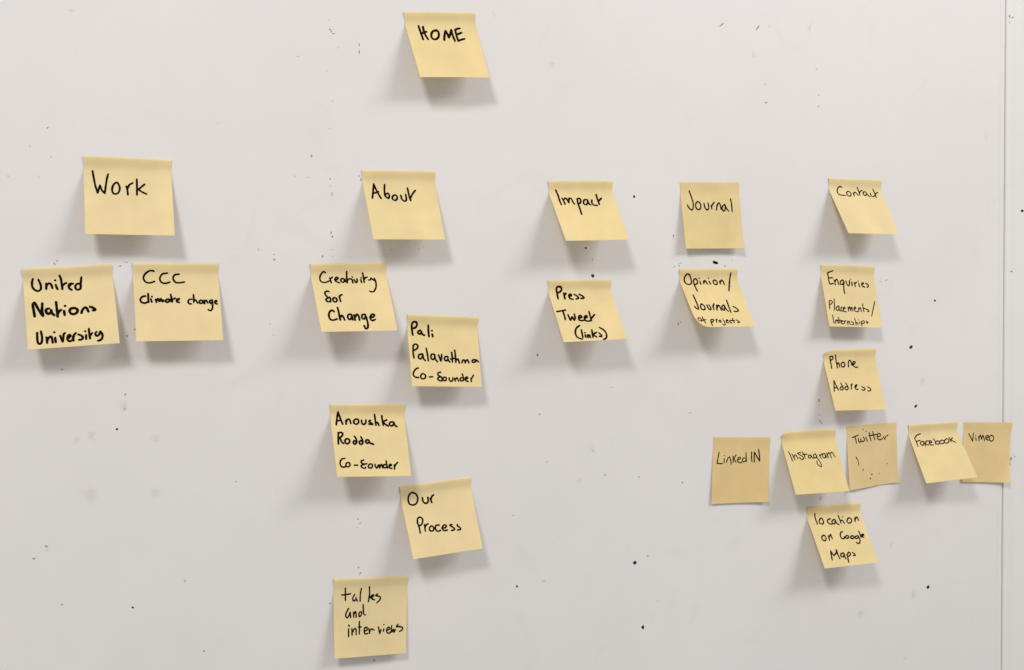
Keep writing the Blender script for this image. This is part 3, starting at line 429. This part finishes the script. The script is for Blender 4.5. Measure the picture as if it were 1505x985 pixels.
"contact":{"q":[879.6224,124.6674,0.005,0.5741,0.5156],"corr":[[-0.77,0.37],[0.62,-0.4],[-0.68,0.54],[0.57,-0.1]],"ink":[[1.43,[[[18.7,10.7],[15.6,9.8],[12.3,12.5],[10.9,15.6],[10.8,19.5],[13.5,21.1],[20.4,21.6]],[[25.5,15.9],[23.6,17.6],[23.4,21.1],[25.7,22.5],[28.6,20.9],[29.4,17.4],[27.1,15.6],[25.0,16.1]],[[33.4,17.3],[32.9,22.0]],[[33.5,18.8],[36.2,16.3],[37.7,17.7],[39.2,21.1]],[[40.9,10.1],[42.2,14.7],[41.8,20.8]],[[42.9,17.0],[44.6,15.1],[47.5,13.7]],[[51.8,15.8],[49.4,15.7],[47.8,17.9],[48.4,20.6],[51.0,20.2],[53.1,17.7],[52.3,15.8]],[[52.9,18.2],[53.9,20.7],[56.4,22.3]],[[58.7,17.3],[58.1,20.0],[60.2,22.4],[64.0,20.4]],[[63.8,11.8],[64.9,16.9],[64.8,23.3]],[[64.7,19.3],[67.0,17.3],[69.9,15.8]]]]]},
"enquiries":{"q":[869.271,23.6966,-0.0346,0.2856,0.2962],"corr":[[-0.97,-0.42],[1.04,0.32],[0.19,-0.35],[-0.33,0.57]],"ink":[[1.54,[[[9.2,9.7],[12.8,8.5],[16.3,7.1]],[[9.2,9.7],[9.9,14.3],[9.9,19.4],[10.7,23.3],[15.6,22.7]],[[10.5,16.0],[15.7,15.8]],[[17.5,18.2],[18.1,21.2],[18.0,24.3]],[[18.5,20.4],[21.1,17.3],[22.5,19.1],[23.0,24.0]],[[29.3,18.1],[26.5,19.8],[25.6,22.9],[28.0,23.9],[30.3,21.3]],[[29.5,17.9],[31.1,20.5],[30.0,25.2],[29.1,30.7],[29.5,34.6]],[[34.0,19.4],[34.9,23.1],[36.6,25.1],[38.6,23.0],[39.2,18.5]],[[42.3,20.2],[42.0,25.3]],[[41.8,16.7]],[[45.8,20.9],[46.4,26.0]],[[46.2,22.5],[49.1,20.4]],[[52.0,21.9],[52.6,25.9]],[[51.9,19.2]],[[56.0,22.6],[58.9,22.0],[58.6,21.0],[56.3,22.2],[56.7,25.0],[59.9,26.3]],[[62.4,21.7],[65.6,23.2],[65.3,25.6],[63.1,26.3]]]],[1.24,[[[4.6,54.4],[5.3,49.5],[5.9,44.6],[8.1,43.9],[9.9,45.4],[8.4,47.9],[5.6,49.1]],[[13.1,42.0],[12.2,48.0],[11.0,55.8]],[[17.7,50.3],[14.5,52.0],[13.8,55.6],[16.7,55.5],[18.3,51.0]],[[18.0,51.0],[17.7,55.5],[19.0,56.8]],[[22.0,51.8],[20.1,53.6],[20.6,56.3],[23.1,56.9]],[[23.1,54.0],[26.3,53.5],[25.9,51.7],[23.6,53.1],[23.7,56.7],[27.6,57.7]],[[30.8,51.6],[30.7,56.5]],[[31.2,53.8],[33.5,51.3],[33.8,56.4]],[[34.2,54.2],[36.2,51.9],[36.4,56.4]],[[38.8,53.7],[41.5,53.2],[41.3,51.2],[39.5,52.3],[39.4,55.9],[42.2,57.1],[44.4,56.7]],[[45.6,52.2],[45.6,56.2]],[[46.3,53.9],[48.5,52.1],[49.1,57.0]],[[52.3,47.3],[52.4,52.0],[52.8,56.9]],[[52.6,52.5],[54.6,52.9],[59.0,54.5],[60.3,55.9],[58.0,56.8]],[[71.1,44.0],[67.4,52.1],[63.1,62.0]]]],[1.15,[[[7.3,61.7],[7.0,66.8],[7.3,71.9]],[[10.1,68.1],[9.4,72.1]],[[10.0,69.9],[12.3,67.6],[13.0,71.8]],[[14.6,64.7],[14.8,68.0],[14.6,71.5]],[[13.7,68.4],[16.8,67.9]],[[16.9,70.1],[19.6,69.6],[19.3,68.3],[17.1,69.3],[17.4,71.9],[20.1,72.5]],[[21.8,68.7],[21.9,72.2]],[[22.0,70.5],[24.3,68.2]],[[26.4,69.0],[26.6,73.5]],[[27.1,70.8],[29.0,69.0],[29.7,73.4]],[[32.3,69.4],[34.8,71.1],[34.8,72.8],[32.4,73.1]],[[37.8,65.2],[38.2,69.7],[38.5,73.9]],[[38.4,71.4],[40.2,70.3],[41.3,72.7]],[[43.9,70.0],[44.1,71.8]],[[43.2,67.1]],[[46.4,69.5],[46.7,74.4]],[[46.6,69.5],[49.5,68.1],[51.4,69.4],[50.0,71.2],[46.8,71.5]],[[54.2,68.2],[56.5,70.2],[54.5,70.9],[54.8,69.3]]]]]},
"phone":{"q":[871.9525,-76.8495,-0.0149,0.3836,0.3331],"corr":[[-0.01,-1.11],[0.51,0.05],[-0.31,0.32],[-0.37,0.96]],"ink":[[1.53,[[[9.0,8.0],[9.6,15.6],[9.3,22.7]],[[8.7,8.2],[12.3,7.8],[13.5,10.1],[11.6,12.1],[9.5,12.5]],[[16.8,6.2],[17.8,13.3],[17.7,22.5]],[[17.9,18.5],[20.9,16.0],[21.3,21.5]],[[27.0,15.6],[24.5,17.4],[24.1,20.3],[26.4,21.7],[29.1,19.4],[29.3,16.5],[26.7,15.6]],[[34.0,21.6],[34.9,16.9],[36.8,13.9],[39.1,14.5],[39.4,19.7]],[[39.1,19.7],[43.2,18.2],[45.2,16.2],[43.3,15.1],[41.2,17.7],[41.9,20.8],[44.4,22.7],[47.4,22.1]]]],[1.42,[[[8.3,38.3],[6.7,45.1],[5.0,51.8]],[[8.3,38.3],[9.9,44.6],[11.9,50.7]],[[6.3,47.7],[9.8,47.2]],[[17.4,41.7],[19.2,46.4],[19.1,49.0],[16.2,50.5],[14.6,48.4],[16.7,46.4],[19.0,46.9]],[[24.7,41.8],[26.6,46.1],[26.4,49.2],[23.6,50.4],[21.6,48.6],[23.8,46.3],[26.3,47.1]],[[32.0,44.1],[31.2,49.6]],[[31.8,46.2],[33.9,42.9]],[[40.6,44.3],[37.9,45.3],[36.9,47.9],[38.5,50.0],[40.6,50.3]],[[37.9,47.4],[40.0,45.4]],[[47.0,47.1],[50.6,48.7],[50.8,50.3],[48.0,51.5],[46.1,50.7]],[[55.4,47.3],[58.6,49.4],[58.7,51.5],[55.8,52.7],[54.4,52.2]]]]]},
"linked":{"q":[719.7621,-171.6522,-0.0588,0.0426,0.0415],"corr":[[-0.28,-0.08],[0.96,-0.47],[-0.27,0.75],[-0.49,-0.13]],"ink":[[1.17,[[[7.9,17.6],[6.9,23.4],[5.6,30.1]],[[5.6,30.1],[13.2,30.6]],[[15.0,25.0],[15.2,29.5]],[[14.9,21.3]],[[18.3,29.3],[18.7,26.2]],[[18.3,27.8],[20.0,24.3],[22.2,23.1],[23.7,27.0],[24.5,31.3]],[[27.1,22.0],[26.8,26.3],[27.1,29.6]],[[30.7,20.5],[28.1,25.1]],[[27.9,25.1],[31.0,29.1]],[[32.9,26.4],[36.3,25.4],[36.5,23.7],[34.0,23.6],[32.7,26.4],[33.7,28.9],[36.5,29.9],[38.7,29.0]],[[43.1,24.5],[40.4,24.5],[39.3,26.8],[40.5,28.8],[43.2,28.2],[44.1,26.5]],[[44.0,18.2],[44.2,23.3],[44.9,28.4]]]],[1.41,[[[51.5,17.5],[51.5,23.0],[52.2,28.5]],[[55.4,29.2],[55.2,23.4],[55.2,17.7]],[[55.2,17.7],[58.6,22.7],[62.5,27.9]],[[62.5,27.9],[62.3,22.7],[60.6,14.6]]]]]},
"insta":{"q":[812.5091,-171.2065,-0.015,0.4557,0.4493],"corr":[[-0.45,0.06],[0.29,0.16],[0.09,-0.13],[-0.08,0.25]],"ink":[[1.19,[[[6.1,24.3],[7.5,29.5],[8.1,35.7]],[[10.0,27.4],[11.1,31.0],[11.8,34.6]],[[11.5,31.5],[13.3,28.9],[15.3,29.0],[16.4,33.5]],[[22.7,26.5],[20.2,26.2],[17.9,27.1],[20.4,28.8],[23.7,31.2],[23.9,33.9],[21.2,34.4],[18.9,31.9]],[[24.8,25.3],[26.4,29.1],[26.3,33.6]],[[24.6,28.6],[30.7,28.5]],[[35.3,30.1],[32.6,29.9],[31.4,32.1],[32.7,33.5],[35.1,32.3],[35.4,29.8],[36.8,33.5],[38.8,33.8]],[[42.5,28.6],[39.5,29.8],[39.2,32.5],[41.4,33.5],[43.6,31.4]],[[42.8,29.1],[43.3,34.0],[45.5,38.6],[46.2,43.5],[44.1,44.3],[41.4,41.5],[41.1,37.7]],[[47.3,29.8],[48.7,34.8]],[[48.1,31.2],[51.6,29.1]],[[55.3,28.9],[52.5,29.6],[51.6,32.2],[53.0,34.3],[55.4,33.3],[55.7,29.3]],[[56.0,29.8],[57.2,34.3]],[[58.5,28.6],[59.4,34.0]],[[59.1,30.8],[61.7,28.3],[63.1,30.6],[63.5,34.9]],[[63.0,29.3],[66.5,28.1],[68.0,31.3],[69.2,34.1]]]]]},
"twitter":{"q":[904.8596,-170.4354,0.031,0.0609,0.0109],"corr":[[0.82,0.15],[-0.19,-1.01],[-0.91,1.63],[-0.01,-0.68]],"ink":[[1.24,[[[7.8,14.0],[12.4,12.9],[17.2,11.8]],[[12.2,13.3],[13.2,17.1],[13.9,21.4]],[[17.1,16.0],[17.4,19.0],[18.9,20.7],[20.4,19.7],[20.9,16.7]],[[20.7,19.3],[22.6,19.9],[25.5,19.8],[26.3,17.5],[24.8,14.7]],[[28.6,15.4],[30.5,20.4]],[[28.8,8.5]],[[33.6,9.8],[34.7,15.1],[36.1,20.3]],[[39.0,9.1],[40.3,14.5],[42.0,19.3]],[[33.0,13.7],[37.9,13.7],[46.6,13.0]],[[46.0,15.7],[49.4,16.0],[51.0,14.6],[49.6,12.5],[47.1,12.7],[46.1,15.3],[46.4,18.5],[49.7,20.2],[53.7,19.1]],[[55.0,16.9],[57.6,20.7]],[[57.4,19.1],[59.2,16.9],[62.4,15.6]]]],[0.81,[[[12.3,37.4],[14.6,41.6],[15.7,45.7],[15.2,48.3]],[[12.4,38.2],[13.0,40.1]]]],[1.76,[[[22.0,54.1]],[[35.4,61.2]],[[32.7,66.1]]]],[1.22,[[[24.5,5.4]],[[59.9,51.2]],[[46.7,61.8]]]]]},
"facebook":{"q":[999.6557,-173.3388,-0.0004,0.5151,0.589],"corr":[[-0.6,0.14],[0.47,-0.01],[0.18,0.21],[-0.29,0.17]],"ink":[[1.32,[[[18.2,12.5],[12.3,13.9],[7.3,17.8]],[[7.3,17.8],[8.1,22.2],[7.9,28.8]],[[7.8,21.8],[14.4,21.0]],[[19.2,22.6],[14.9,23.0],[13.1,26.1],[15.6,27.6],[18.8,24.5]],[[19.3,23.0],[19.5,28.9]],[[27.0,22.3],[22.7,22.8],[21.1,26.2],[24.4,27.9]],[[26.9,25.5],[31.1,24.2],[30.1,22.5],[27.2,23.9],[26.9,27.4],[31.9,28.4]],[[35.8,20.1],[36.2,24.1],[35.6,27.3]],[[36.1,25.3],[40.7,23.2],[42.4,25.4],[40.0,27.6],[36.0,27.3]],[[47.7,22.9],[43.2,24.6],[43.7,27.5],[48.0,27.0],[49.8,24.3],[47.4,22.7]],[[55.8,21.5],[51.1,23.6],[50.4,26.8],[54.4,27.1],[57.7,24.0],[55.8,21.5]],[[59.7,20.1],[60.1,25.8]],[[65.1,20.5],[60.6,23.8]],[[61.2,23.5],[66.6,27.5]]]]]},
"vimeo":{"q":[1088.8847,-174.7571,-0.0706,0.0383,0.0439],"corr":[[-1.59,-0.18],[2.1,0.38],[-0.27,-0.53],[-0.28,0.37]],"ink":[[1.34,[[[8.7,14.9],[11.7,19.7],[14.6,24.2]],[[14.6,24.2],[15.4,19.0],[15.7,14.1]],[[19.6,19.7],[20.5,23.4]],[[19.7,17.3]],[[24.3,18.5],[24.9,23.4]],[[25.1,20.4],[27.0,16.7],[29.1,21.9]],[[29.2,21.1],[31.2,17.0],[33.9,23.3]],[[36.1,20.3],[39.8,19.2],[39.3,17.0],[36.0,18.1],[36.1,21.4],[40.5,22.9]],[[44.9,16.6],[41.7,18.4],[42.3,22.5],[45.7,24.0],[48.5,21.7],[47.8,18.0],[44.4,16.6]]]]]},
"location":{"q":[848.7565,-262.3759,-0.0118,0.5617,0.5891],"corr":[[-0.84,-0.13],[0.89,0.07],[0.11,0.12],[-0.33,0.51]],"ink":[[1.57,[[[10.9,8.7],[11.0,15.3],[11.2,22.0]],[[18.6,14.9],[15.2,17.7],[15.1,20.9],[18.1,22.2],[20.6,20.0],[20.3,15.7],[18.2,14.9]],[[31.7,16.7],[27.9,17.4],[26.3,20.4],[28.1,22.7],[30.9,23.7]],[[37.2,17.8],[33.1,19.2],[32.2,22.4],[35.1,23.0],[38.0,18.9]],[[37.7,19.6],[38.3,22.9],[40.6,25.0]],[[43.8,13.6],[44.3,18.1],[44.1,23.4]],[[44.2,20.2],[47.2,19.7]],[[48.0,20.5],[48.7,23.8]],[[49.8,15.7]],[[56.3,18.0],[53.5,21.7],[55.2,24.3],[59.0,22.9],[60.7,19.8],[58.3,17.8],[55.7,18.3]],[[66.1,18.5],[64.6,23.0]],[[65.8,20.6],[69.0,17.3],[70.1,19.5],[70.2,22.0]]]],[1.57,[[[13.8,35.8],[10.5,38.3],[10.7,41.8],[13.8,42.8],[15.9,39.5],[15.2,36.3],[13.0,36.1]],[[20.3,37.1],[19.5,42.9]],[[20.7,39.2],[23.9,36.0],[24.1,41.3]]]],[1.57,[[[41.6,34.1],[39.0,34.6],[36.9,37.9],[36.9,41.7],[39.6,42.7],[41.8,40.4]],[[45.4,39.3],[42.6,41.2],[44.0,42.7],[47.2,41.6],[47.3,39.5],[45.0,39.3]],[[52.0,40.6],[49.7,42.2],[51.1,43.7],[54.7,42.6],[54.4,40.5],[51.7,40.3]],[[60.3,40.7],[56.6,41.8],[56.6,43.9],[59.9,43.5],[61.3,41.1]],[[61.2,41.5],[61.7,45.7],[59.6,49.8],[56.7,50.2],[55.3,48.7]],[[64.5,35.4],[64.7,39.7],[64.4,43.2]],[[65.4,41.9],[69.4,40.8],[69.3,39.4],[65.8,40.8],[66.6,42.7],[68.4,43.7]]]],[1.57,[[[15.8,56.0],[14.7,61.4],[13.7,66.8]],[[15.9,55.7],[17.0,59.6],[18.1,61.8]],[[18.1,61.8],[22.4,58.7],[24.3,55.1]],[[24.3,55.1],[23.9,60.9],[24.7,66.5]],[[32.2,59.7],[28.6,60.7],[27.2,63.3],[29.8,64.6],[32.5,61.8]],[[32.7,60.4],[32.4,65.9],[32.8,67.6]],[[36.3,62.1],[35.8,66.9],[35.0,71.6]],[[36.4,62.1],[40.0,59.7],[41.4,61.9],[39.0,64.1],[35.9,64.8]],[[44.8,60.5],[46.5,62.1],[47.7,63.9],[44.7,64.5]]]]]}}''')
LABELS = {'home': ('yellow sticky note reading HOME, alone at the very top of the board', 'notes in the tree of pages on the whiteboard'),
 'work': ('yellow sticky note reading Work, highest note on the left side of the board', 'notes in the tree of pages on the whiteboard'),
 'united': ('yellow sticky note reading United Nations University, below Work at the far left', 'notes in the tree of pages on the whiteboard'),
 'ccc': ('yellow sticky note reading CCC Climate change, right beside the United Nations University note', 'notes in the tree of pages on the whiteboard'),
 'about': ('yellow sticky note reading About, between the HOME note and the Creativity note', 'notes in the tree of pages on the whiteboard'),
 'creativity': ('yellow sticky note reading Creativity for Change in three lines, below About', 'notes in the tree of pages on the whiteboard'),
 'pali': ('yellow sticky note headed Pali with Co-founder on its last line', 'notes in the tree of pages on the whiteboard'),
 'anoushka': ('yellow sticky note headed Anoushka with Co-founder on its last line', 'notes in the tree of pages on the whiteboard'),
 'process': ('yellow sticky note tilted anticlockwise reading Our Process, below the Anoushka note', 'notes in the tree of pages on the whiteboard'),
 'talks': ('tan-yellow sticky note reading talks and interviews, lowest note on the board', 'notes in the tree of pages on the whiteboard'),
 'impact': ('yellow sticky note reading Impact, its lower edge standing well off the board', 'notes in the tree of pages on the whiteboard'),
 'press': ('yellow sticky note reading Press and (links), directly below the Impact note', 'notes in the tree of pages on the whiteboard'),
 'journal': ('yellow sticky note with the single word Journal, above the elongated black blot', 'notes in the tree of pages on the whiteboard'),
 'opinion': ('yellow sticky note reading Opinion / Journals of projects, with a curled lower left corner', 'notes in the tree of pages on the whiteboard'),
 'contact': ('yellow sticky note reading Contact in thin pen, highest note at the right side', 'notes in the tree of pages on the whiteboard'),
 'enquiries': ('yellow sticky note reading Enquiries Placements / Internships, below the Contact note', 'notes in the tree of pages on the whiteboard'),
 'phone': ('yellow sticky note reading Phone Address, its upper left corner curling up', 'notes in the tree of pages on the whiteboard'),
 'linked': ('flat shade-toned yellow sticky note standing alone at the left end of the lower right row', 'darker notes pressed flat to the board'),
 'insta': ('light yellow lifted sticky note with its corner over the shade-toned note with pen dots', 'notes in the tree of pages on the whiteboard'),
 'twitter': ('flat shade-toned yellow sticky note with small pen dots and a scratch below its one word', 'darker notes pressed flat to the board'),
 'facebook': ('light yellow lifted sticky note overlapping the flat shade-toned note at the board joint', 'notes in the tree of pages on the whiteboard'),
 'vimeo': ('flat shade-toned yellow sticky note crossing the vertical joint at the right edge of the board', 'darker notes pressed flat to the board'),
 'location': ('yellow sticky note starting with the word location, lowest note on the right side', 'notes in the tree of pages on the whiteboard')}
THIN = ('contact', 'enquiries', 'phone', 'linked', 'insta', 'twitter', 'facebook', 'vimeo', 'location')
for idx, nm in enumerate(NOTES):
    D = NOTES[nm]; q, corr = D['q'], D['corr']; seed = 3.7*idx+1.3; rng = random.Random(idx+20)
    lift = (q[3]+q[4])/2; lift_of[nm] = lift; h_bow[nm] = rng.uniform(-.2, .8) * min(1, lift/.25)
    wave = seed
    flatk = LABELS[nm][1]
    f = lambda s, t: surf(nm, q, corr, s, t, wave)
    NS, NT = 20, 30
    ts = [0, .5, 1.0, 1.5, 2.0, 3.0, 4.2, 5.6, 7.2, 8.8, 10.4, 12, 13.8, 15.8, 18, 20.5] + [23+53*j/20 for j in range(21)]
    grid = [[f(S*i/NS, t) for i in range(NS+1)] for t in ts]
    def normal(s, t):
        e = .4; s0, s1, t0, t1 = max(s-e, 0), min(s+e, S), max(t-e, 0), min(t+e, S)
        a = f(s1, t)-f(s0, t); b = f(s, t1)-f(s, t0); n = a.cross(b)
        n.normalize()
        return n if n.y < 0 else -n
    org = f(S/2, 0)
    TH = .22
    V, F = [], []; W1 = NS+1
    for j, row in enumerate(grid):
        for p in row: V.append(p)
    for j, row in enumerate(grid):
        for i, p in enumerate(row): V.append(p - normal(S*i/NS, ts[j])*TH)
    B = len(grid)*W1
    for j in range(len(grid)-1):
        for i in range(NS):
            a = j*W1+i; F.append((a, a+W1, a+W1+1, a+1)); F.append((B+a, B+a+1, B+a+W1+1, B+a+W1))
    ring = [i for i in range(W1)] + [j*W1+NS for j in range(1, len(grid))] + [(len(grid)-1)*W1+i for i in range(NS-1, -1, -1)] + [j*W1 for j in range(len(grid)-2, 0, -1)]
    for a, b in zip(ring, ring[1:]+ring[:1]): F.append((a, b, B+b, B+a))
    V = [((p-org)*MM)[:] for p in V]
    note = mesh_obj('sticky_note', V, F, M_PAPER_SHADED if nm in ('linked', 'twitter', 'vimeo') else M_PAPER, None, True)
    for e in note.data.edges: pass
    nf = len(note.data.polygons); k0 = nf-len(ring)
    for k in range(k0, nf): note.data.polygons[k].use_smooth = False
    note.data.set_sharp_from_angle(angle=math.radians(50))
    note.location = (org*MM)[:]
    note['label'] = LABELS[nm][0]; note['category'] = 'sticky note'; note['group'] = LABELS[nm][1]
    for wi, (width, strokes) in enumerate(D['ink']):
        V, F = [], []; lay = 0
        def put(pt, off):
            s, t = min(max(pt[0], .1), S-.1), min(max(pt[1], .1), S-.1)
            V.append(((f(s, t)+normal(s, t)*off-org)*MM)[:]); return len(V)-1
        for st in strokes:
            lay += 1; off = .05+.006*(lay % 9)
            g, ty = stroke_poly(st, width*(1.17 if nm in THIN else 1.22 if nm in ('impact', 'talks', 'journal', 'opinion', 'press') else 1.13), rng)
            if ty == 'fan': F.append(tuple(put(p, off) for p in g[0])); continue
            L_, R_, caps = g
            li = [put(p, off) for p in L_]; ri = [put(p, off) for p in R_]
            for i in range(len(li)-1): F.append((li[i], li[i+1], ri[i+1], ri[i]))
            for c_ in caps: F.append(tuple(put(p, off) for p in c_))
        name = 'handwriting' if not (nm == 'twitter' and wi > 0) else ('pen_scratch' if wi == 1 else 'pen_dots')
        mesh_obj(name, V, F, M_PEN if nm in THIN else M_INK, note)
